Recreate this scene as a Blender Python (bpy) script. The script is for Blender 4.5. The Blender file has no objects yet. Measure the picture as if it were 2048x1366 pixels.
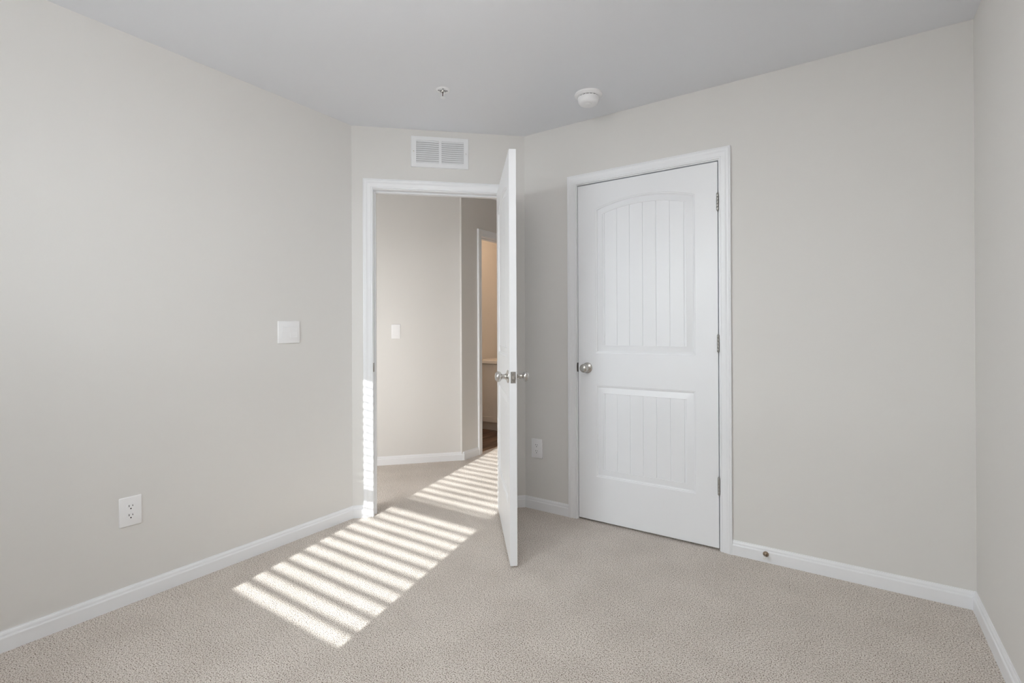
import bpy, bmesh, math, random
from mathutils import Vector, Matrix

random.seed(3)
scene = bpy.context.scene
COL = scene.collection

# ------------------------------------------------------------------ camera
YAW, PITCH, ROLL, FPX, CYP, EYE = 0.5919, 0.0022, -0.0040, 996.64, 658.6, 1.1601
fwd = Vector((-math.sin(YAW) * math.cos(PITCH), math.cos(YAW) * math.cos(PITCH), math.sin(PITCH)))
rgt = Vector((math.cos(YAW), math.sin(YAW), 0))
upv = rgt.cross(fwd)
r2 = rgt * math.cos(ROLL) + upv * math.sin(ROLL)
u2 = r2.cross(fwd)
cam_data = bpy.data.cameras.new('camera')
cam = bpy.data.objects.new('camera', cam_data)
COL.objects.link(cam)
cam_data.sensor_width = 36.0
cam_data.sensor_fit = 'HORIZONTAL'
cam_data.lens = FPX / 2048 * 36.0
cam_data.shift_y = (CYP - 683.0) / 2048
cam_data.clip_start = 0.02
b = -fwd
cam.matrix_world = Matrix(((r2.x, u2.x, b.x, 0), (r2.y, u2.y, b.y, 0), (r2.z, u2.z, b.z, EYE), (0, 0, 0, 1)))
scene.camera = cam

# ------------------------------------------------------------------ light and exposure
scene.view_settings.view_transform = 'Standard'
scene.view_settings.look = 'None'
scene.view_settings.gamma = 1.0
scene.view_settings.use_curve_mapping = False
scene.view_settings.exposure = 0.0
scene.cycles.max_bounces = 16
scene.cycles.diffuse_bounces = 12
scene.cycles.glossy_bounces = 4
scene.cycles.transparent_max_bounces = 12
scene.cycles.sample_clamp_indirect = 6.0

world = bpy.data.worlds.new('sky')
scene.world = world
world.use_nodes = True
wn = world.node_tree.nodes
wn['Background'].inputs[0].default_value = (0.75, 0.87, 1.0, 1)
wn['Background'].inputs[1].default_value = 1.0

SUN_DIR = Vector((-0.217, 1.0, -0.445)).normalized()


def lamp(name, kind, loc, energy, color, direction=None, **kw):
    d = bpy.data.lights.new(name, kind)
    d.energy = energy
    d.color = color
    for k, v in kw.items():
        setattr(d, k, v)
    o = bpy.data.objects.new(name, d)
    o.location = loc
    if direction is not None:
        o.rotation_euler = Vector(direction).to_track_quat('-Z', 'Y').to_euler()
    COL.objects.link(o)
    return o


lamp('sun', 'SUN', (1, -5, 4), 11.0, (1.0, 0.995, 0.99), SUN_DIR, angle=math.radians(0.45))
# daylight of the sky arriving at the window behind the camera
lamp('window_daylight', 'AREA', (-1.85, -2.1, 2.4), 440.0, (0.93, 0.965, 1.0), (0, 1, -0.5),
     shape='RECTANGLE', size=2.6, size_y=1.6)
# warm ceiling lamp of the bathroom
lamp('bathroom_lamp', 'POINT', (-3.30, 4.15, 2.25), 8.5, (1.0, 0.69, 0.45), shadow_soft_size=0.12)
# added fill panel, unseen inside the closed hall, to brighten its walls
lamp('hall_fill', 'AREA', (-2.80, 1.62, 1.0), 12.0, (1.0, 0.995, 0.98), (-0.22, 1.0, -0.2),
     shape='RECTANGLE', size=0.22, size_y=1.3)
# fill light without a fixture, added above the frame to lift the bedroom
lamp('bedroom_fill', 'POINT', (-0.80, 0.75, 2.24), 17.0, (1.0, 0.98, 0.965), shadow_soft_size=0.18)


# ------------------------------------------------------------------ materials
def new_mat(name):
    m = bpy.data.materials.new(name)
    m.use_nodes = True
    nt = m.node_tree
    return m, nt, nt.nodes['Principled BSDF']


def plain(name, color, rough=0.5, metal=0.0, bump=0.0, scale=400.0, spec=0.5):
    m, nt, p = new_mat(name)
    p.inputs['Base Color'].default_value = (*color, 1)
    p.inputs['Roughness'].default_value = rough
    p.inputs['Metallic'].default_value = metal
    p.inputs['Specular IOR Level'].default_value = spec
    if bump:
        tc = nt.nodes.new('ShaderNodeTexCoord')
        n = nt.nodes.new('ShaderNodeTexNoise')
        n.inputs['Scale'].default_value = scale
        n.inputs['Detail'].default_value = 3
        nt.links.new(tc.outputs['Object'], n.inputs['Vector'])
        bp = nt.nodes.new('ShaderNodeBump')
        bp.inputs['Strength'].default_value = bump
        bp.inputs['Distance'].default_value = 0.001
        nt.links.new(n.outputs['Fac'], bp.inputs['Height'])
        nt.links.new(bp.outputs['Normal'], p.inputs['Normal'])
    return m


M_WALL = plain('greige_wall_paint', (0.745, 0.733, 0.712), 0.75, bump=0.12, scale=260, spec=0.25)
M_CEIL = plain('flat_white_ceiling_paint', (0.79, 0.805, 0.84), 0.9, bump=0.1, scale=220, spec=0.15)
M_TRIM = plain('semi_gloss_white_trim_paint', (0.865, 0.878, 0.90), 0.34, bump=0.03, scale=120)
M_DOOR = plain('white_door_paint', (0.86, 0.873, 0.895), 0.38, bump=0.05, scale=300)
M_PLASTIC = plain('white_plastic', (0.88, 0.88, 0.89), 0.3, bump=0.01)
M_NICKEL = plain('satin_nickel', (0.60, 0.58, 0.55), 0.26, 1.0, bump=0.02)
M_STEEL = plain('dull_hinge_steel', (0.42, 0.41, 0.39), 0.38, 1.0, bump=0.05)
M_DKMETAL = plain('dark_oiled_metal', (0.10, 0.095, 0.09), 0.4, 0.8, bump=0.03)
M_DARK = plain('dark_slot', (0.02, 0.02, 0.02), 0.6, bump=0.01)
M_BRONZE = plain('tarnished_brass', (0.36, 0.29, 0.22), 0.32, 1.0, bump=0.05)
M_METALW = plain('white_enamelled_steel', (0.84, 0.85, 0.865), 0.35, bump=0.01)
M_VENTBACK = plain('vent_duct_grey', (0.34, 0.34, 0.35), 0.6, bump=0.02)
M_RUBBER = plain('white_rubber', (0.8, 0.8, 0.78), 0.6, bump=0.02)
M_CABINET = plain('painted_cabinet', (0.78, 0.745, 0.70), 0.4, bump=0.03)
M_COUNTER = plain('cultured_marble', (0.85, 0.82, 0.78), 0.2, bump=0.01)
M_BLIND = plain('blind_vinyl', (0.86, 0.86, 0.86), 0.45, bump=0.02)


def carpet_mat():
    m, nt, p = new_mat('beige_cut_pile_carpet')
    L = nt.links.new
    tc = nt.nodes.new('ShaderNodeTexCoord')
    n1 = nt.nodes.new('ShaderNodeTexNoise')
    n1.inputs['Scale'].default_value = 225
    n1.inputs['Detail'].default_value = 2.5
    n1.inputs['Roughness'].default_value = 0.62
    n2 = nt.nodes.new('ShaderNodeTexNoise')
    n2.inputs['Scale'].default_value = 5
    n2.inputs['Detail'].default_value = 2
    v = nt.nodes.new('ShaderNodeTexVoronoi')
    v.inputs['Scale'].default_value = 290
    for n in (n1, n2, v):
        L(tc.outputs['Object'], n.inputs['Vector'])
    # pale beige yarn; shade in the pits between tufts painted in as dark brown
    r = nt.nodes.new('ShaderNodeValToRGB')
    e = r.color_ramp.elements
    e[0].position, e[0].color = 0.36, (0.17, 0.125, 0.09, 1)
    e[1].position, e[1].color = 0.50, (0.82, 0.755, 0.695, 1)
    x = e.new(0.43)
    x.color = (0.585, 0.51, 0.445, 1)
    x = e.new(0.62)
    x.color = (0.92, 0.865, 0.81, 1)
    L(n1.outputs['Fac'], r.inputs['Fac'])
    mx = nt.nodes.new('ShaderNodeMix')
    mx.data_type = 'RGBA'
    mx.blend_type = 'MULTIPLY'
    mx.inputs['Factor'].default_value = 1
    r2_ = nt.nodes.new('ShaderNodeValToRGB')
    r2_.color_ramp.elements[0].position = 0.35
    r2_.color_ramp.elements[0].color = (0.93, 0.925, 0.92, 1)
    r2_.color_ramp.elements[1].position = 0.65
    r2_.color_ramp.elements[1].color = (1, 1, 1, 1)
    L(n2.outputs['Fac'], r2_.inputs['Fac'])
    L(r.outputs['Color'], mx.inputs['A'])
    L(r2_.outputs['Color'], mx.inputs['B'])
    L(mx.outputs['Result'], p.inputs['Base Color'])
    p.inputs['Roughness'].default_value = 0.95
    p.inputs['Specular IOR Level'].default_value = 0.1
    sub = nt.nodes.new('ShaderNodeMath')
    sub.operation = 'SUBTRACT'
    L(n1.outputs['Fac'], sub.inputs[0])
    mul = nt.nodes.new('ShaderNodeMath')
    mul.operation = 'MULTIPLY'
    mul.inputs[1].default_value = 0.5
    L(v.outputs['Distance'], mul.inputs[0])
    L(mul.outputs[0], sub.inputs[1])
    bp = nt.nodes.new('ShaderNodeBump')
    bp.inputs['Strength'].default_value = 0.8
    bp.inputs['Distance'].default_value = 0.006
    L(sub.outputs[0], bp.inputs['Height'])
    L(bp.outputs['Normal'], p.inputs['Normal'])
    return m


def wood_mat():
    m, nt, p = new_mat('dark_plank_floor')
    L = nt.links.new
    tc = nt.nodes.new('ShaderNodeTexCoord')
    mp = nt.nodes.new('ShaderNodeMapping')
    mp.inputs['Scale'].default_value = (16, 1.2, 1)
    L(tc.outputs['Object'], mp.inputs['Vector'])
    n = nt.nodes.new('ShaderNodeTexNoise')
    n.inputs['Scale'].default_value = 1.6
    n.inputs['Detail'].default_value = 5
    L(mp.outputs['Vector'], n.inputs['Vector'])
    r = nt.nodes.new('ShaderNodeValToRGB')
    r.color_ramp.elements[0].position = 0.38
    r.color_ramp.elements[0].color = (0.055, 0.03, 0.02, 1)
    r.color_ramp.elements[1].position = 0.66
    r.color_ramp.elements[1].color = (0.27, 0.17, 0.11, 1)
    L(n.outputs['Fac'], r.inputs['Fac'])
    L(r.outputs['Color'], p.inputs['Base Color'])
    p.inputs['Roughness'].default_value = 0.4
    return m


def glass_mat():
    m = bpy.data.materials.new('window_glass')
    m.use_nodes = True
    nt = m.node_tree
    nt.nodes.remove(nt.nodes['Principled BSDF'])
    t = nt.nodes.new('ShaderNodeBsdfTransparent')
    t.inputs['Color'].default_value = (0.97, 0.985, 0.98, 1)
    g = nt.nodes.new('ShaderNodeBsdfGlossy')
    g.inputs['Roughness'].default_value = 0.02
    mx = nt.nodes.new('ShaderNodeMixShader')
    mx.inputs['Fac'].default_value = 0.07
    nt.links.new(t.outputs[0], mx.inputs[1])
    nt.links.new(g.outputs[0], mx.inputs[2])
    nt.links.new(mx.outputs[0], nt.nodes['Material Output'].inputs['Surface'])
    return m


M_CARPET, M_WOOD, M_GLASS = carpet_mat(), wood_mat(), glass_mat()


# ------------------------------------------------------------------ mesh helpers
class MB:
    """collects shapes and links them as ONE mesh object"""

    def __init__(self):
        self.v, self.f = [], []

    def add(self, verts, faces, M=None):
        o = len(self.v)
        for p in verts:
            p = Vector(p)
            self.v.append(tuple(M @ p) if M is not None else tuple(p))
        self.f += [tuple(i + o for i in f) for f in faces]
        return self

    def box(self, a, c, M=None):
        (x0, y0, z0), (x1, y1, z1) = a, c
        vs = [(x0, y0, z0), (x1, y0, z0), (x1, y1, z0), (x0, y1, z0), (x0, y0, z1), (x1, y0, z1), (x1, y1, z1), (x0, y1, z1)]
        return self.add(vs, [(0, 3, 2, 1), (4, 5, 6, 7), (0, 1, 5, 4), (1, 2, 6, 5), (2, 3, 7, 6), (3, 0, 4, 7)], M)

    def bbox(self, a, c, bev, M=None, seg=2):
        """box with bevelled edges"""
        bm = bmesh.new()
        m = MB().box(a, c)
        vv = [bm.verts.new(p) for p in m.v]
        for f in m.f:
            bm.faces.new([vv[i] for i in f])
        bmesh.ops.bevel(bm, geom=bm.edges[:], offset=bev, segments=seg, affect='EDGES', profile=0.6)
        return self.from_bm(bm, M)

    def from_bm(self, bm, M=None):
        bm.verts.ensure_lookup_table()
        bm.verts.index_update()
        self.add([v.co[:] for v in bm.verts], [[v.index for v in f.verts] for f in bm.faces], M)
        bm.free()
        return self

    def lathe(self, prof, n=32, M=None, sx=1.0, sy=1.0):
        """profile (radius, height) spun about local z"""
        vs, fs = [], []
        k = len(prof)
        for i in range(n):
            a = 2 * math.pi * i / n
            for r, h in prof:
                vs.append((r * math.cos(a) * sx, r * math.sin(a) * sy, h))
        for i in range(n):
            j = (i + 1) % n
            for q in range(k - 1):
                if prof[q][0] < 1e-6 and prof[q + 1][0] < 1e-6:
                    continue
                if prof[q][0] < 1e-6:
                    fs.append((i * k + q, j * k + q + 1, i * k + q + 1))
                elif prof[q + 1][0] < 1e-6:
                    fs.append((i * k + q, j * k + q, i * k + q + 1))
                else:
                    fs.append((i * k + q, j * k + q, j * k + q + 1, i * k + q + 1))
        return self.add(vs, fs, M)

    def sweep(self, path, prof, M=None):
        """profile (a, b): a = offset to the left of the 2D path, b = height out of its plane; mitred"""
        n, k = len(path), len(prof)
        P = [Vector(p) for p in path]
        vs = []
        for i in range(n):
            d0 = (P[i] - P[i - 1]).normalized() if i else None
            d1 = (P[i + 1] - P[i]).normalized() if i < n - 1 else None
            d0 = d0 or d1
            d1 = d1 or d0
            n0, n1 = Vector((-d0.y, d0.x)), Vector((-d1.y, d1.x))
            m = (n0 + n1)
            m = m / (1 + n0.dot(n1))
            for a, h in prof:
                q = P[i] + m * a
                vs.append((q.x, q.y, h))
        fs = []
        for i in range(n - 1):
            for j in range(k):
                jj = (j + 1) % k
                fs.append((i * k + j, (i + 1) * k + j, (i + 1) * k + jj, i * k + jj))
        fs.append(tuple(range(k)))
        fs.append(tuple((n - 1) * k + j for j in reversed(range(k))))
        return self.add(vs, fs, M)

    def tube(self, pts, r, n=12, M=None):
        vs, fs = [], []
        P = [Vector(p) for p in pts]
        for i, p in enumerate(P):
            d = (P[min(i + 1, len(P) - 1)] - P[max(i - 1, 0)]).normalized()
            a = d.orthogonal().normalized()
            c = d.cross(a)
            rr = r[i] if isinstance(r, (list, tuple)) else r
            for k in range(n):
                t = 2 * math.pi * k / n
                vs.append(tuple(p + (a * math.cos(t) + c * math.sin(t)) * rr))
        for i in range(len(P) - 1):
            for k in range(n):
                kk = (k + 1) % n
                fs.append((i * n + k, i * n + kk, (i + 1) * n + kk, (i + 1) * n + k))
        fs.append(tuple(reversed(range(n))))
        fs.append(tuple((len(P) - 1) * n + k for k in range(n)))
        return self.add(vs, fs, M)

    def build(self, name, mat, parent=None, smooth=None, recalc=True):
        me = bpy.data.meshes.new(name)
        me.from_pydata(self.v, [], self.f)
        if recalc:
            bm = bmesh.new()
            bm.from_mesh(me)
            bmesh.ops.recalc_face_normals(bm, faces=bm.faces[:])
            bm.to_mesh(me)
            bm.free()
        me.update()
        me.materials.append(mat)
        if smooth:
            me.shade_smooth()
            me.set_sharp_from_angle(angle=math.radians(smooth))
        o = bpy.data.objects.new(name, me)
        COL.objects.link(o)
        if parent is not None:
            o.parent = parent
        return o


def tag(o, label=None, cat=None, group=None, kind=None):
    for k, v in (('label', label), ('category', cat), ('group', group), ('kind', kind)):
        if v:
            o[k] = v
    return o


def empty(name, M=None):
    o = bpy.data.objects.new(name, None)
    o.empty_display_size = 0.05
    COL.objects.link(o)
    if M is not None:
        o.matrix_world = M
    return o


def frame(origin, xdir, ydir):
    """matrix with local x, y, and z = x cross y"""
    x, y = Vector(xdir).normalized(), Vector(ydir).normalized()
    z = x.cross(y)
    return Matrix(((x.x, y.x, z.x, origin[0]), (x.y, y.y, z.y, origin[1]), (x.z, y.z, z.z, origin[2]), (0, 0, 0, 1)))


# ------------------------------------------------------------------ plan of the place
H = 2.44
XL, YF, XR, YB = -2.5556, 2.7759, 0.4394, -0.46       # left, far, right wall faces and the window wall
A = Vector((XL, 2.0169))
B = Vector((-1.7631, YF))
W = (B - A).normalized()                              # along the angled wall
N = Vector((W.y, -W.x))                               # out of it, into the bedroom
ALEN = (B - A).length
TH = 0.115


def wall_frame(p, d):
    """local x along the wall, local y up, local z out of the wall into the room"""
    return frame((p[0], p[1], 0), (d[0], d[1], 0), (0, 0, 1))


def wall(name, p0, p1, openings=(), th=TH, z1=H, label='', ext=(0, 0), mat=None):
    """room side is to the right hand of p0 -> p1"""
    p0, p1 = Vector(p0), Vector(p1)
    d = (p1 - p0)
    L = d.length
    d = d.normalized()
    M = wall_frame(p0, d)                             # z = x cross up = right-hand side
    mb = MB()
    xs = -ext[0]
    for (a, c, zlo, zhi) in sorted(openings):
        mb.box((xs, -0.03, -th), (a, z1, 0), M)
        mb.box((a, zhi, -th), (c, z1, 0), M)
        if zlo > 0:
            mb.box((a, -0.03, -th), (c, zlo, 0), M)
        xs = c
    mb.box((xs, -0.03, -th), (L + ext[1], z1, 0), M)
    o = mb.build(name, mat or M_WALL)
    return tag(o, label, 'wall', kind='structure')


# the angled wall's door opening (distances along the wall from its left corner)
EO0, EO1, DTOP = 0.131, 0.951, 2.050                  # jamb faces
JT = 0.019
# closet opening (jamb faces, world x)
CO0, CO1 = -1.3780, -0.5575

wall('wall_left', (XL, YB), A, label='long bare greige wall on the left with a light switch and an outlet', ext=(TH, 0.05))
wall('wall_angled', A, B, [(EO0 - JT, EO1 + JT, 0, DTOP + JT)], label='short angled greige wall around the open doorway', ext=(0.045, 0.045))
wall('wall_far', B, (XR, YF), [(CO0 - JT - B.x, CO1 + JT - B.x, 0, DTOP + JT)], label='greige wall holding the closed closet door', ext=(0.045, TH))
wall('wall_right', (XR, YF), (XR, YB), label='greige wall at the right edge, past the far right corner', ext=(0, TH))
WX0, WX1, WZ0, WZ1 = -2.00, -1.09, 0.69, 2.10
wall('wall_window', (XR, YB), (XL, YB), [(XR - WX1, XR - WX0, WZ0, WZ1)], th=0.16, label='greige wall behind the viewer holding the sunny window')

# hall, closet and bathroom walls
HQ = Vector((-2.862, 3.470))
HD = Vector((0.517, 0.563)).normalized()
HP = HQ - HD * 2.2
BD0, BD1 = 3.742, 4.50                                # bathroom doorway (world y)
wall('wall_hall_left', HP, HQ, label='hall wall seen through the open doorway, with a small switch')
wall('wall_hall_end', HQ, (HQ.x, 5.3), [(BD0 - JT - HQ.y, BD1 + JT - HQ.y, 0, DTOP + JT)], label='narrow hall wall beside the bathroom doorway', ext=(0.02, 0))
wall('wall_hall_far', (HQ.x, 5.3), (-1.72, 5.3), label='far end wall of the hall, hidden behind the open door')
wall('wall_hall_right', (-1.72, 5.3), (-1.72, YF + 0.1), th=0.07, label='hall wall behind the closet')
wall('wall_hall_near', (-2.68, 1.2), HP, label='hall wall out of sight to the left of the doorway', ext=(0.0, 0.1))
wall('wall_closet_back', (-1.65, 3.45), (XR, 3.45), label='back wall inside the closed closet')
wall('wall_closet_right', (XR, 3.45), (XR, YF + TH), label='side wall inside the closed closet')
wall('wall_bath_left', (-3.68, 3.5), (-3.68, 5.2), th=0.08, label='bathroom wall glowing warm beyond the vanity')
wall('wall_bath_far', (-3.68, 5.2), (HQ.x - TH, 5.2), th=0.08, label='bathroom wall behind the vanity')
wall('wall_bath_near', (HQ.x - TH, 3.56), (-3.68, 3.56), th=0.05, label='bathroom wall out of sight next to its doorway')

cl = MB().box((-5.0, -0.75, H), (0.62, 5.5, H + 0.1)).build('ceiling', M_CEIL)
tag(cl, 'flat white ceiling with a smoke detector and a sprinkler', 'ceiling', kind='structure')

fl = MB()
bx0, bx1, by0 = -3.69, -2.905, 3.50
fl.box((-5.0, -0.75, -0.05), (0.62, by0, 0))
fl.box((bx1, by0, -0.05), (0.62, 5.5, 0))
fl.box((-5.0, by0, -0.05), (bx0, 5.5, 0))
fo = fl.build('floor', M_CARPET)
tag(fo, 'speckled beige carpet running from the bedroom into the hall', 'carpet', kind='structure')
fb = MB().box((bx0, by0, -0.05), (bx1, 5.5, -0.006)).build('floor_bathroom', M_WOOD)
tag(fb, 'dark brown wood plank floor of the bathroom past the hall', 'floor', kind='structure')

# ------------------------------------------------------------------ baseboards
BASE = [(0, -0.02), (0.014, -0.02), (0.014, 0.0500), (0.0125, 0.0535), (0.0100, 0.0555), (0.0095, 0.0590),
        (0.0095, 0.0630), (0.0075, 0.0680), (0.0048, 0.0715), (0.0045, 0.0742), (0, 0.0742)]
CW = 0.057                                            # casing width
RV = 0.005                                            # reveal on the jamb


def baseboard(name, path, label):
    """wall on the right hand of the path, room on the left"""
    o = MB().sweep(path, BASE).build(name, M_TRIM)
    return tag(o, label, 'baseboard', kind='structure')


pe0 = A + W * (EO0 - RV - CW)
pe1 = A + W * (EO1 + RV + CW)
baseboard('baseboard_left', [tuple(pe0), tuple(A), (XL, YB), (WX0 - 0.2, YB)], 'white baseboard along the left wall and around its corner to the door casing')
baseboard('baseboard_far', [(CO0 - RV - CW, YF), tuple(B), tuple(pe1)], 'short white baseboard between the open door and the closet casing')
baseboard('baseboard_right', [(WX0 - 0.2, YB), (XR, YB), (XR, YF), (CO1 + RV + CW, YF)], 'white baseboard right of the closet door and along the right wall')
baseboard('baseboard_hall', [(HQ.x, BD0 - RV - CW), tuple(HQ), tuple(HP)], 'white baseboard of the hall seen through the doorway')

# ------------------------------------------------------------------ door frames
CASING = [(0, 0), (0, 0.0085), (0.002, 0.0098), (0.007, 0.0100), (0.009, 0.0085), (0.0105, 0.0100), (0.027, 0.0118),
          (0.033, 0.0135), (0.036, 0.0160), (0.040, 0.0172), (0.046, 0.0176), (0.0485, 0.0160), (0.051, 0.0172), (0.0550, 0.0165), (0.057, 0.0140), (0.057, 0)]


def door_frame(name, M, x0, x1, label, th=TH, stop_at=0.040, both=True):
    """M: wall frame (x along, y up, z into room); x0, x1 the jamb faces"""
    root = empty(name, M)
    tag(root, label, 'door frame', kind='structure')
    z = DTOP
    # path running so that its left side points away from the opening
    path = [(x1 + RV, -0.02), (x1 + RV, z + RV), (x0 - RV, z + RV), (x0 - RV, -0.02)]
    path = path[::-1]
    mb = MB().sweep(path, CASING)
    mb.build('casing', M_TRIM, root, smooth=25)
    if both:
        mb = MB().sweep(path, [(a, -th - h) for a, h in CASING])
        mb.build('casing', M_TRIM, root, smooth=25)
    mb = MB()
    mb.box((x0 - JT, -0.02, -th), (x0, z + JT, 0))
    mb.box((x1, -0.02, -th), (x1 + JT, z + JT, 0))
    mb.box((x0, z, -th), (x1, z + JT, 0))
    mb.build('jamb', M_TRIM, root)
    mb = MB()
    s0, s1 = -stop_at - 0.034, -stop_at
    mb.bbox((x0, -0.02, s0), (x0 + 0.011, z, s1), 0.002)
    mb.bbox((x1 - 0.011, -0.02, s0), (x1, z, s1), 0.002)
    mb.bbox((x0 + 0.011, z - 0.011, s0), (x1 - 0.011, z, s1), 0.002)
    mb.build('stop_strip', M_TRIM, root, smooth=30)
    return root


M_ANG = wall_frame(A, W)
M_FAR = wall_frame((0, YF), (1, 0))
M_HALL = wall_frame((HQ.x, 0), (0, 1))
fr1 = door_frame('trim_1', M_ANG, EO0, EO1, 'white moulded casing and jamb of the open doorway on the angled wall')
fr2 = door_frame('trim_2', M_FAR, CO0, CO1, 'white moulded casing around the closed closet door', both=False)
fr3 = door_frame('trim_3', M_HALL, BD0, BD1, 'white casing of the bathroom doorway at the end of the hall')


def strike(M, root, at, mat):
    """strike plate on a left jamb face: local x out of the jamb, lip curving round to the casing"""
    zc = 0.932
    mb = MB()
    n = 8
    pts = []
    for i in range(n + 1):                             # rounded outline in (z, depth)
        t = -1 + 2 * i / n
        pts.append((zc + 0.028 * t, 0.006 - 0.0075 * (t ** 2)))
    vs, fs = [], []
    for zz, lip in pts:
        vs += [(at + 0.0012, zz, -0.028), (at + 0.0012, zz, lip * 0.4), (at - 0.0035, zz, lip * 0.4 + 0.0012), (at - 0.0042 - 0.9 * max(lip, 0), zz, lip * 0.4 + 0.0008), (at + 0.0, zz, -0.028)]
    for i in range(n):
        for j in range(4):
            fs.append((i * 5 + j, i * 5 + j + 1, (i + 1) * 5 + j + 1, (i + 1) * 5 + j))
    mb.add(vs, fs)
    return mb.build('strike_plate', mat, root, smooth=40)


tag(strike(M_ANG, fr1, EO0, M_STEEL), 'metal strike plate')
s2 = strike(M_FAR, fr2, CO0, M_DKMETAL)
tag(s2, 'dark metal strike plate')


# ------------------------------------------------------------------ doors
DW, DT = 0.813, 0.035
PROFILE = [(0, 0), (0.0025, 0.0022), (0.0060, 0.0030), (0.0085, 0.0040), (0.0105, 0.0088), (0.0135, 0.0100), (0.0470, 0.0022), (0.0485, 0.0044)]


def door_leaf_mesh(DW, DH):
    """x 0..DW, z 0..DH, faces at y=0 and y=DT, both moulded"""
    mb = MB()
    x0, x1 = 0.115, DW - 0.115
    lo = (0.264, 0.816, 0.0)
    hi = (1.008, 1.878, 0.048)
    xc = (x0 + x1) / 2
    NA = 24

    def face(ymap):
        def quad(a, b_, c, d):
            mb.add([ymap(*p) for p in (a, b_, c, d)], [(0, 1, 2, 3)])

        def rect(xa, za, xb, zb, d=0):
            quad((xa, d, za), (xb, d, za), (xb, d, zb), (xa, d, zb))
        rect(0, 0, x0, DH)
        rect(x1, 0, DW, DH)
        rect(x0, 0, x1, lo[0])
        rect(x0, lo[1], x1, hi[0])

        def arch(zs, rise, o):
            """height of the panel's top at offset o as a function of x"""
            if rise < 1e-6:
                return lambda x: zs - o
            w2 = (x1 - x0) / 2
            R = (w2 * w2 + rise * rise) / (2 * rise)
            cz = zs + rise - R
            return lambda x: cz + math.sqrt((R - o) ** 2 - (x - xc) ** 2)
        top = arch(hi[1], hi[2], 0)
        for i in range(NA):
            a, c = x0 + (x1 - x0) * i / NA, x0 + (x1 - x0) * (i + 1) / NA
            quad((a, 0, top(a)), (c, 0, top(c)), (c, 0, DH), (a, 0, DH))
        for (zb, zt, rise) in (lo, hi):
            rings = []
            for o, d in PROFILE:
                f = arch(zt, rise, o)
                ring = [(x0 + o, d, zb + o), (x1 - o, d, zb + o)]
                for i in range(NA + 1):
                    x = (x1 - o) + ((x0 + o) - (x1 - o)) * i / NA
                    ring.append((x, d, f(x)))
                rings.append(ring)
            for p, q in zip(rings, rings[1:]):
                k = len(p)
                mb.add([ymap(*v) for v in p + q], [(i, (i + 1) % k, k + (i + 1) % k, k + i) for i in range(k)])
            o, d = PROFILE[-1]
            f = arch(zt, rise, o)
            xa, xb = x0 + o, x1 - o
            cols = [(xa, 0)]
            npl = 6
            e_ = 0.010
            gs = [xa + e_] + [xa + e_ + (xb - xa - 2 * e_) * i / npl for i in range(1, npl)] + [xb - e_]
            g = 0.0026
            prev = xa
            for gx in gs:
                for s in (1, 2, 3):
                    if gx - prev > 0.03:
                        cols.append((prev + (gx - g - prev) * s / 4, 0))
                cols += [(gx - g, 0), (gx - g * 0.25, 0.0034), (gx + g * 0.25, 0.0034), (gx + g, 0)]
                prev = gx + g
            cols.append((xb, 0))
            for (xa_, da), (xb_, db) in zip(cols, cols[1:]):
                quad((xa_, d + da, zb + o), (xb_, d + db, zb + o), (xb_, d + db, f(xb_)), (xa_, d + da, f(xa_)))
    face(lambda x, d, z: (x, d, z))
    face(lambda x, d, z: (x, DT - d, z))
    # edges
    mb.add([(0, 0, 0), (DW, 0, 0), (DW, DT, 0), (0, DT, 0), (0, 0, DH), (DW, 0, DH), (DW, DT, DH), (0, DT, DH)],
           [(0, 1, 2, 3), (4, 5, 6, 7), (0, 3, 7, 4), (1, 2, 6, 5)])
    return mb


KNOB = [(0.0, 0.0), (0.0325, 0.0), (0.0325, 0.003), (0.031, 0.0055), (0.026, 0.0075), (0.019, 0.0095), (0.0145, 0.013), (0.0125, 0.018),
        (0.0120, 0.026), (0.0130, 0.0285), (0.0125, 0.031), (0.0140, 0.034), (0.0200, 0.0375), (0.0245, 0.043), (0.0262, 0.050),
        (0.0255, 0.056), (0.0225, 0.0615), (0.0165, 0.0655), (0.009, 0.0675), (0.0, 0.068)]


def knob_on(root, M):
    """rosette and knob, local z out of the door face"""
    r = MB().lathe(KNOB[:8], 40, M).build('rosette', M_NICKEL, root, smooth=50)
    k = MB().lathe(KNOB[7:], 40, M).build('knob', M_NICKEL, root, smooth=50)
    tag(r, 'satin nickel rosette')
    tag(k, 'satin nickel round knob')


def hinge(root, x, y, z):
    """knuckle barrel with leaves, vertical axis at x, y"""
    L = 0.089
    mb = MB()
    for i in range(5):
        a = -L / 2 + L * i / 5 + 0.0006
        c = -L / 2 + L * (i + 1) / 5 - 0.0006
        mb.lathe([(0, a), (0.0056, a), (0.006, a + 0.0006), (0.006, c - 0.0006), (0.0056, c), (0, c)], 16, Matrix.Translation((x, y, z)))
    mb.lathe([(0, L / 2), (0.0042, L / 2), (0.005, L / 2 + 0.003), (0.003, L / 2 + 0.005), (0, L / 2 + 0.0055)], 16, Matrix.Translation((x, y, z)))
    mb.lathe([(0, -L / 2 - 0.0035), (0.003, -L / 2 - 0.003), (0.0042, -L / 2), (0, -L / 2)], 16, Matrix.Translation((x, y, z)))
    return mb


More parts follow.
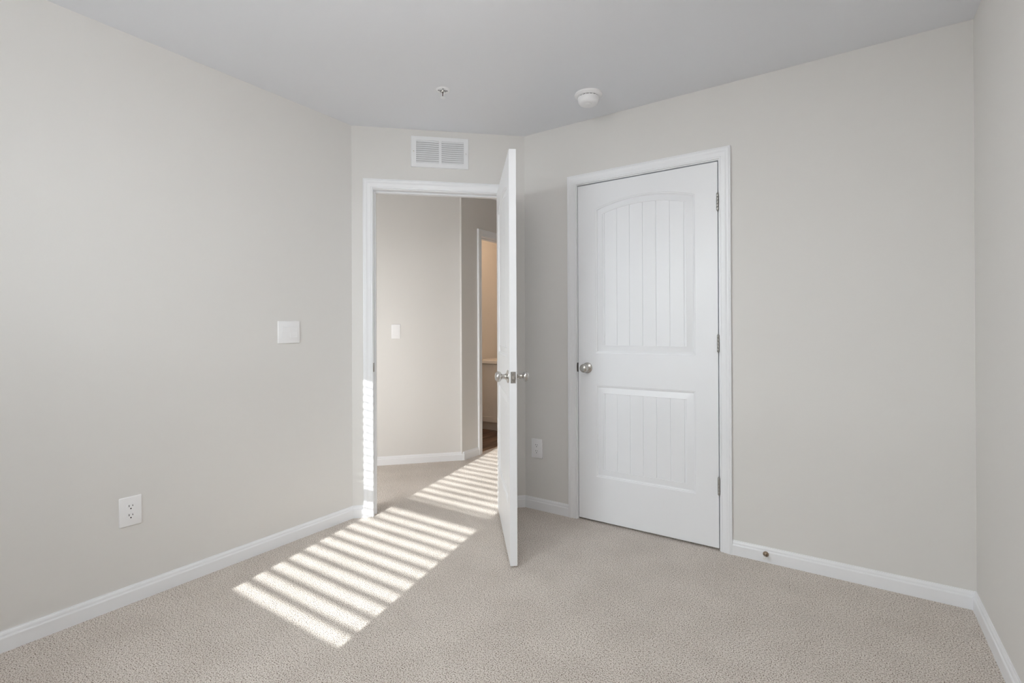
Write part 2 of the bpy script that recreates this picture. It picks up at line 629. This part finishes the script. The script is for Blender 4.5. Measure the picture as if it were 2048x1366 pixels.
def make_door(name, M, hinge_right, label, knob_sides=(0,), DW=0.813, DH=2.034):
    """local x along the leaf, y = depth from the bedroom face, z up; bedroom face at y = 0"""
    root = empty(name, M)
    tag(root, label, 'door', kind='structure')
    door_leaf_mesh(DW, DH).build('door_leaf', M_DOOR, root, smooth=28)
    kx = 0.060 if hinge_right else DW - 0.060
    kz = 0.918
    for s in knob_sides:
        if s == 0:
            knob_on(root, frame((kx, 0, kz), (1, 0, 0), (0, 0, 1)))          # z out = -y
        else:
            knob_on(root, frame((kx, DT, kz), (-1, 0, 0), (0, 0, 1)))
    # latch on the free edge
    ex, dx = (0.0, -1) if hinge_right else (DW, 1)
    mb = MB().bbox((ex - 0.0009, DT / 2 - 0.0125, kz - 0.028), (ex + 0.0009, DT / 2 + 0.0125, kz + 0.028), 0.0006)
    lp = mb.build('latch_plate', M_STEEL, root)
    bolt = MB()
    xa, xb = (ex - 0.0105, ex) if hinge_right else (ex, ex + 0.0105)
    tip = xa if hinge_right else xb
    bs = xb if hinge_right else xa
    y0, y1, zz0, zz1 = DT / 2 - 0.0075, DT / 2 + 0.0075, kz - 0.0075, kz + 0.0075
    bolt.add([(bs, y0, zz0), (bs, y1, zz0), (bs, y1, zz1), (bs, y0, zz1), (tip, y0, zz0), (tip, y0 + 0.004, zz0), (tip, y0 + 0.004, zz1), (tip, y0, zz1)],
             [(0, 1, 2, 3), (4, 5, 6, 7), (0, 1, 5, 4), (1, 2, 6, 5), (2, 3, 7, 6), (3, 0, 4, 7)])
    bolt.build('latch_bolt', M_NICKEL, lp)
    sc = MB()
    for dz in (-0.021, 0.021):
        sc.lathe([(0, 0.0), (0.0035, 0.0), (0.0032, 0.0012), (0, 0.0014)], 12, Matrix.Translation((ex + dx * 0.0008, DT / 2, kz + dz)) @ Matrix.Rotation(dx * math.pi / 2, 4, 'Y'))
    sc.build('screw', M_NICKEL, lp)
    for z in (0.326, 1.074, 1.817):
        hx = DW + 0.0015 if hinge_right else -0.0015
        h = hinge(root, hx, -0.0055, z).build('hinge', M_STEEL, root, smooth=40)
        leaf = MB()
        sg = 1 if hinge_right else -1
        leaf.box((hx - sg * 0.0022, -0.004, z - 0.0445), (hx - sg * 0.0002, 0.030, z + 0.0445))
        leaf.build('hinge_leaf', M_STEEL, h)
        tag(h, 'grey steel hinge')
    return root


# closet door: closed, hinges on its right
make_door('door_1', frame((CO0 + 0.0050, YF - 0.001, 0.0125), (1, 0, 0), (0, 1, 0)), True,
          'closed white arched two-panel closet door with hinges on its right edge', (0,), 0.811, 2.0305)
# bedroom door: hinges on the right jamb, swung into the room
OPEN = math.radians(86.1)
pin = A + W * (EO1 - 0.0015) + N * 0.019
d0 = Matrix.Rotation(OPEN, 2) @ (-W)
c0 = d0                                               # hinge edge -> free edge direction
# bedroom face looks to the right when the door stands open
nb = Vector((-c0.y, c0.x))                            # left of c0
if nb.dot(Vector((1, 0))) < 0:
    nb = -nb
org = pin + c0 * (DW + 0.0015) - nb * 0.0055
make_door('door_2', frame((org.x, org.y, 0.012), (-c0.x, -c0.y, 0), (-nb.x, -nb.y, 0)), True,
          'white two-panel door standing open edge-on in the angled doorway', (0, 1))


# ------------------------------------------------------------------ electrical fittings
def plate(root, w, h, t=0.006):
    bm = bmesh.new()
    m = MB().box((-w / 2, -h / 2, 0), (w / 2, h / 2, t))
    vv = [bm.verts.new(p) for p in m.v]
    for f in m.f:
        bm.faces.new([vv[i] for i in f])
    top = [e for e in bm.edges if all(v.co.z > t / 2 for v in e.verts)]
    side = [e for e in bm.edges if abs(e.verts[0].co.z - e.verts[1].co.z) > t / 2]
    bmesh.ops.bevel(bm, geom=top + side, offset=0.003, segments=3, affect='EDGES', profile=0.5)
    return MB().from_bm(bm).build('wall_plate', M_PLASTIC, root, smooth=40)


def outlet(M, label, group):
    root = empty('power_outlet', M)
    tag(root, label, 'outlet', group)
    w, h = 0.081, 0.124
    plate(root, w, h)
    for s in (1, -1):
        cy = s * 0.0195
        mb = MB()
        n = 36
        R, cut = 0.0172, 0.0135
        ring = []
        for i in range(n):
            a = 2 * math.pi * i / n
            ring.append((R * math.cos(a), max(-cut, min(cut, R * math.sin(a))) + cy))
        vs = [(x, y, 0.004) for x, y in ring] + [(x, y, 0.0072) for x, y in ring] + [(x * 0.955, cy + (y - cy) * 0.955, 0.0078) for x, y in ring]
        fs = []
        for k in (0, 1):
            for i in range(n):
                j = (i + 1) % n
                fs.append((k * n + i, k * n + j, (k + 1) * n + j, (k + 1) * n + i))
        fs.append(tuple(2 * n + i for i in range(n)))
        mb.add(vs, fs)
        sock = mb.build('socket', M_PLASTIC, root, smooth=30)
        sl = MB()
        z0, z1 = 0.0070, 0.0081
        sl.box((-0.0078, cy + 0.0005, z0), (-0.0054, cy + 0.0090, z1))
        sl.box((0.0054, cy + 0.0015, z0), (0.0076, cy + 0.0080, z1))
        sl.lathe([(0, z1 - 0.001), (0.0028, z1 - 0.001), (0.0028, z1), (0, z1)], 14, Matrix.Translation((0, cy - 0.0072, 0)))
        tag(sl.build('slots', M_DARK, sock), 'dark contact slots')
    MB().lathe([(0, 0.005), (0.003, 0.005), (0.0028, 0.0068), (0, 0.0072)], 14).build('screw', M_METALW, root, smooth=40)
    return root


def wall_m(p, d, s, z):
    q = Vector((p[0], p[1])) + Vector(d) * s
    return frame((q.x, q.y, z), (d[0], d[1], 0), (0, 0, 1))


outlet(wall_m((XL, 0), (0, 1), 0.860, 0.392), 'white duplex power outlet low on the long left wall', 'wall outlets')
outlet(wall_m((0, YF), (1, 0), -1.673, 0.394), 'white duplex power outlet low on the wall between the two doors', 'wall outlets')


def rocker(root, x0, x1, y0, y1, tilt):
    """a paddle pressed at its top (tilt < 0) or bottom (tilt > 0)"""
    mb = MB()
    zt, zb = 0.0072 + max(0, tilt), 0.0072 + max(0, -tilt)
    ym = (y0 + y1) / 2
    g = 0.0008
    a, c = x0 + g, x1 - g
    vs = []
    for x in (a, c):
        vs += [(x, y0, 0.004), (x, y0, zb), (x, ym, 0.0070), (x, y1, zt), (x, y1, 0.004)]
    fs = [(0, 1, 2, 3, 4), (5, 6, 7, 8, 9)] + [(i, (i + 1) % 5, 5 + (i + 1) % 5, 5 + i) for i in range(5)]
    mb.add(vs, fs)
    return mb.build('rocker', M_PLASTIC, root)


sw = empty('light_switch', wall_m((XL, 0), (0, 1), 1.593, 1.155))
tag(sw, 'square double rocker light switch on the long left wall', 'light switch')
plate(sw, 0.128, 0.122, 0.0065)
MB().box((-0.0435, -0.030, 0.0060), (0.0505, 0.030, 0.00675)).build('rocker_bezel', M_METALW, sw)
rocker(sw, -0.0425, 0.0035, -0.029, 0.029, 0.0022)
rocker(sw, 0.0035, 0.0495, -0.029, 0.029, -0.0026)

sw2 = empty('light_switch', wall_m(HQ, HD, -0.588, 1.154))
tag(sw2, 'small single rocker light switch on the hall wall seen through the doorway', 'light switch')
plate(sw2, 0.077, 0.125, 0.0065)
MB().box((-0.0235, -0.031, 0.0060), (0.0235, 0.031, 0.00675)).build('rocker_bezel', M_METALW, sw2)
rocker(sw2, -0.0225, 0.0225, -0.030, 0.030, -0.0022)

# ------------------------------------------------------------------ air vent over the doorway
VW, VH = 0.360, 0.193
vt = empty('air_vent', wall_m(A, W, 0.546, 2.2995))
tag(vt, 'white louvred air vent on the angled wall above the open doorway', 'air vent')
banks = [(-VW / 2 + 0.030, -VW / 2 + 0.173), (-VW / 2 + 0.190, VW / 2 - 0.028)]
vz0, vz1 = -VH / 2 + 0.025, VH / 2 - 0.024
fm = MB()
FT = 0.008
xs = [-VW / 2, banks[0][0], banks[0][1], banks[1][0], banks[1][1], VW / 2]
fm.box((xs[0], -VH / 2, 0), (xs[1], VH / 2, FT))
fm.box((xs[2], -VH / 2, 0), (xs[3], VH / 2, FT))
fm.box((xs[4], -VH / 2, 0), (xs[5], VH / 2, FT))
for (a, c) in banks:
    fm.box((a, -VH / 2, 0), (c, vz0, FT))
    fm.box((a, vz1, 0), (c, VH / 2, FT))
fm.build('frame', M_METALW, vt)
lip = MB().sweep([(-VW / 2 - 0.0, -VH / 2), (VW / 2, -VH / 2), (VW / 2, VH / 2), (-VW / 2, VH / 2), (-VW / 2, -VH / 2)][::-1],
                 [(0, 0), (0.002, 0), (0.002, 0.005), (0, FT)])
lip.build('rim', M_METALW, vt)
MB().box((-VW / 2 + 0.02, vz0 - 0.004, -0.001), (VW / 2 - 0.02, vz1 + 0.004, 0.0006)).build('duct_backing', M_VENTBACK, vt)
NL = 11
pt = (vz1 - vz0) / NL
for (a, c) in banks:
    lv = MB()
    for i in range(NL):
        zt = vz1 - pt * i
        # each blade leans out at its foot, leaving a slit under it
        prof = [(zt, 0.0035), (zt - pt * 0.93, 0.0084), (zt - pt * 0.97, 0.0074), (zt - pt * 0.10, 0.0026)]
        vs = [(a, y, z) for y, z in prof] + [(c, y, z) for y, z in prof]
        lv.add(vs, [(0, 1, 2, 3), (4, 5, 6, 7)] + [(k, (k + 1) % 4, 4 + (k + 1) % 4, 4 + k) for k in range(4)])
    lv.build('louvers', M_METALW, vt)
for x in (-VW / 2 + 0.0145, VW / 2 - 0.0145):
    MB().lathe([(0, 0), (0.0038, 0), (0.0035, 0.0015), (0, 0.002)], 14, Matrix.Translation((x, 0, FT))).build('screw', M_NICKEL, vt, smooth=40)

# ------------------------------------------------------------------ ceiling fittings
sd = empty('smoke_detector', frame((-1.160, 2.478, H), (1, 0, 0), (0, -1, 0)))
tag(sd, 'round white smoke detector on the ceiling', 'smoke detector')
MB().lathe([(0, 0), (0.074, 0), (0.075, 0.003), (0.073, 0.008), (0.068, 0.011), (0.067, 0.014), (0.063, 0.0165), (0.0, 0.0165)], 56).build('base', M_PLASTIC, sd, smooth=35)
bd = MB().lathe([(0.0, 0.021), (0.0575, 0.021), (0.0575, 0.028), (0.056, 0.040), (0.052, 0.047), (0.046, 0.0535), (0.036, 0.0565), (0.0, 0.057)], 56).build('body', M_PLASTIC, sd, smooth=35)
gr = MB().lathe([(0.052, 0.016), (0.0535, 0.016), (0.0535, 0.0215), (0.052, 0.0215)], 56)
gr.build('sensor_slot', M_DARK, sd, smooth=35)
rb = MB()
for i in range(18):
    a = 2 * math.pi * i / 18
    rb.box((0.052, -0.0018, 0.016), (0.0568, 0.0018, 0.0215), Matrix.Rotation(a, 4, 'Z'))
rb.build('slot_ribs', M_PLASTIC, sd)
MB().lathe([(0.0, 0.056), (0.016, 0.056), (0.016, 0.058), (0.014, 0.059), (0.0, 0.059)], 24, Matrix.Translation((0.006, 0.010, 0))).build('test_button', M_PLASTIC, sd, smooth=35)

sp = empty('sprinkler_head', frame((-1.779, 1.995, H), (1, 0, 0), (0, -1, 0)))
tag(sp, 'small fire sprinkler hanging from a round white ceiling plate', 'sprinkler')
MB().lathe([(0.016, 0.006), (0.017, 0.0025), (0.022, 0.0025), (0.030, 0.0055), (0.036, 0.0035), (0.0385, 0.0), (0.016, 0.0)], 48).build('escutcheon', M_METALW, sp, smooth=40)
st = MB()
for i in range(4):
    a = math.pi / 4 + math.pi / 2 * i
    st.box((0.018, -0.0045, 0.0022), (0.0255, 0.0045, 0.0046), Matrix.Rotation(a, 4, 'Z'))
st.build('slots', M_VENTBACK, sp)
MB().lathe([(0, 0), (0.011, 0), (0.011, 0.010), (0.0085, 0.013), (0, 0.013)], 24).build('socket', M_NICKEL, sp, smooth=40)
for s in (-1, 1):
    MB().tube([(0.009 * s, 0, 0.010), (0.0105 * s, 0, 0.018), (0.0085 * s, 0, 0.028), (0.003 * s, 0, 0.036)], 0.0018, 8).build('frame_arm', M_METALW, sp, smooth=50)
MB().tube([(0, 0, 0.012), (0, 0, 0.034)], 0.0022, 10).build('glass_bulb', plain('dark_glass_bulb', (0.07, 0.03, 0.03), 0.15), sp, smooth=50)
df = MB().lathe([(0, 0.0355), (0.004, 0.0355), (0.0045, 0.0385), (0.0135, 0.0400), (0.0135, 0.0412), (0, 0.0412)], 24)
df.build('deflector', M_METALW, sp, smooth=40)

# ------------------------------------------------------------------ door stop on the baseboard
ds = empty('door_stop', frame((-0.340, YF - 0.014, 0.043), (1, 0, 0), (0, 0, 1)))
tag(ds, 'small round metal door stop on the baseboard right of the closet', 'door stop')
MB().lathe([(0, 0), (0.0130, 0), (0.0135, 0.004), (0.0115, 0.009), (0.007, 0.012), (0.0045, 0.014), (0, 0.014)], 28).build('base', M_BRONZE, ds, smooth=50)
MB().lathe([(0, 0.012), (0.0042, 0.012), (0.0042, 0.044), (0.0062, 0.045), (0.0062, 0.048), (0, 0.048)], 20).build('shaft', M_BRONZE, ds, smooth=40)
MB().lathe([(0, 0.047), (0.0066, 0.047), (0.0072, 0.052), (0.0060, 0.058), (0, 0.059)], 20).build('rubber_tip', M_RUBBER, ds, smooth=40)

# ------------------------------------------------------------------ bathroom vanity
VY = 4.640
vc = empty('vanity_cabinet', Matrix.Translation((-3.68, VY, -0.006)))
tag(vc, 'painted bathroom vanity cabinet seen through the far doorway', 'cabinet')
vw = 0.695
MB().box((0.002, 0.018, 0.100), (vw, 0.556, 0.781)).build('body', M_CABINET, vc)
MB().box((0.002, 0.075, 0.0), (vw, 0.556, 0.100)).build('toe_kick', M_CABINET, vc)


def shaker(x0, x1, z0, z1):
    mb = MB()
    s = 0.060
    mb.bbox((x0, 0, z0), (x0 + s, 0.018, z1), 0.0015)
    mb.bbox((x1 - s, 0, z0), (x1, 0.018, z1), 0.0015)
    mb.bbox((x0 + s, 0, z0), (x1 - s, 0.018, z0 + s), 0.0015)
    mb.bbox((x0 + s, 0, z1 - s), (x1 - s, 0.018, z1), 0.0015)
    mb.box((x0 + s - 0.002, 0.008, z0 + s - 0.002), (x1 - s + 0.002, 0.016, z1 - s + 0.002))
    return mb.build('cabinet_door', M_CABINET, vc)


shaker(0.016, 0.356, 0.106, 0.776)
shaker(0.362, 0.690, 0.106, 0.776)
vt2 = MB().bbox((-3.679, VY - 0.022, 0.776), (-3.68 + 0.699, VY + 0.559, 0.812), 0.004).build('vanity_countertop', M_COUNTER)
tag(vt2, 'pale countertop slab on the bathroom vanity', 'countertop')

# ------------------------------------------------------------------ window behind the viewer and its blind
win = empty('window_1', Matrix.Translation((0, YB, 0)))
tag(win, 'sunlit double-hung window behind the viewer', 'window', kind='structure')
SX0, SX1, SZ0, SZ1, SY = -1.927, -1.162, 0.776, 2.060, -0.14
MRZ = 1.332
fm = MB()
fm.box((WX0, SY - 0.02, WZ0), (SX0, SY + 0.02, WZ1))
fm.box((SX1, SY - 0.02, WZ0), (WX1, SY + 0.02, WZ1))
fm.box((SX0, SY - 0.02, WZ0), (SX1, SY + 0.02, SZ0))
fm.box((SX0, SY - 0.02, SZ1), (SX1, SY + 0.02, WZ1))
fm.build('window_frame', M_TRIM, win)
MB().box((SX0, SY - 0.02, MRZ - 0.028), (SX1, SY + 0.02, MRZ + 0.028)).build('meeting_rail', M_TRIM, win)
MB().box((SX0, SY - 0.003, SZ0), (SX1, SY + 0.003, MRZ - 0.028)).build('pane', M_GLASS, win)
MB().box((SX0, SY - 0.003, MRZ + 0.028), (SX1, SY + 0.003, SZ1)).build('pane', M_GLASS, win)
MB().bbox((WX0 - 0.03, -0.115, WZ0 - 0.02), (WX1 + 0.03, 0.03, WZ0 + 0.002), 0.004).build('window_sill', M_TRIM, win)

bl = empty('window_blind', Matrix.Translation((0, YB - 0.07, 0)))
tag(bl, 'white horizontal slat blind hanging in the sunny window behind the viewer', 'blind')
MB().bbox((WX0 + 0.006, -0.027, 2.032), (WX1 - 0.006, 0.027, 2.085), 0.003).build('headrail', M_BLIND, bl)
MB().bbox((WX0 + 0.010, -0.025, 0.700), (WX1 - 0.010, 0.025, 0.716), 0.003).build('bottom_rail', M_BLIND, bl)
PITCHS, SLW, TILT = 0.047, 0.050, math.radians(5.5)
slats = MB()
z = 0.7445
while z < 2.028:
    Mx = Matrix.Translation((0, 0, z)) @ Matrix.Rotation(-TILT, 4, 'X')
    n = 6
    vs, fs = [], []
    for i in range(n + 1):
        t = -1 + 2 * i / n
        hcurve = 0.0022 * (1 - t * t)
        vs += [(WX0 + 0.010, t * SLW / 2, hcurve), (WX1 - 0.010, t * SLW / 2, hcurve), (WX0 + 0.010, t * SLW / 2, hcurve - 0.0026), (WX1 - 0.010, t * SLW / 2, hcurve - 0.0026)]
    for i in range(n):
        a, c = i * 4, (i + 1) * 4
        fs += [(a, a + 1, c + 1, c), (a + 2, c + 2, c + 3, a + 3), (a, c, c + 2, a + 2), (a + 1, a + 3, c + 3, c + 1)]
    fs += [(0, 2, 3, 1), (n * 4, n * 4 + 1, n * 4 + 3, n * 4 + 2)]
    slats.add(vs, fs, Mx)
    z += PITCHS
slats.build('slats', M_BLIND, bl)
ld = MB()
for x in (WX0 + 0.13, WX1 - 0.13):
    for y in (-0.0255, 0.0255):
        ld.box((x - 0.0008, y - 0.0006, 0.708), (x + 0.0008, y + 0.0006, 2.04))
ld.build('ladder_cord', M_BLIND, bl)
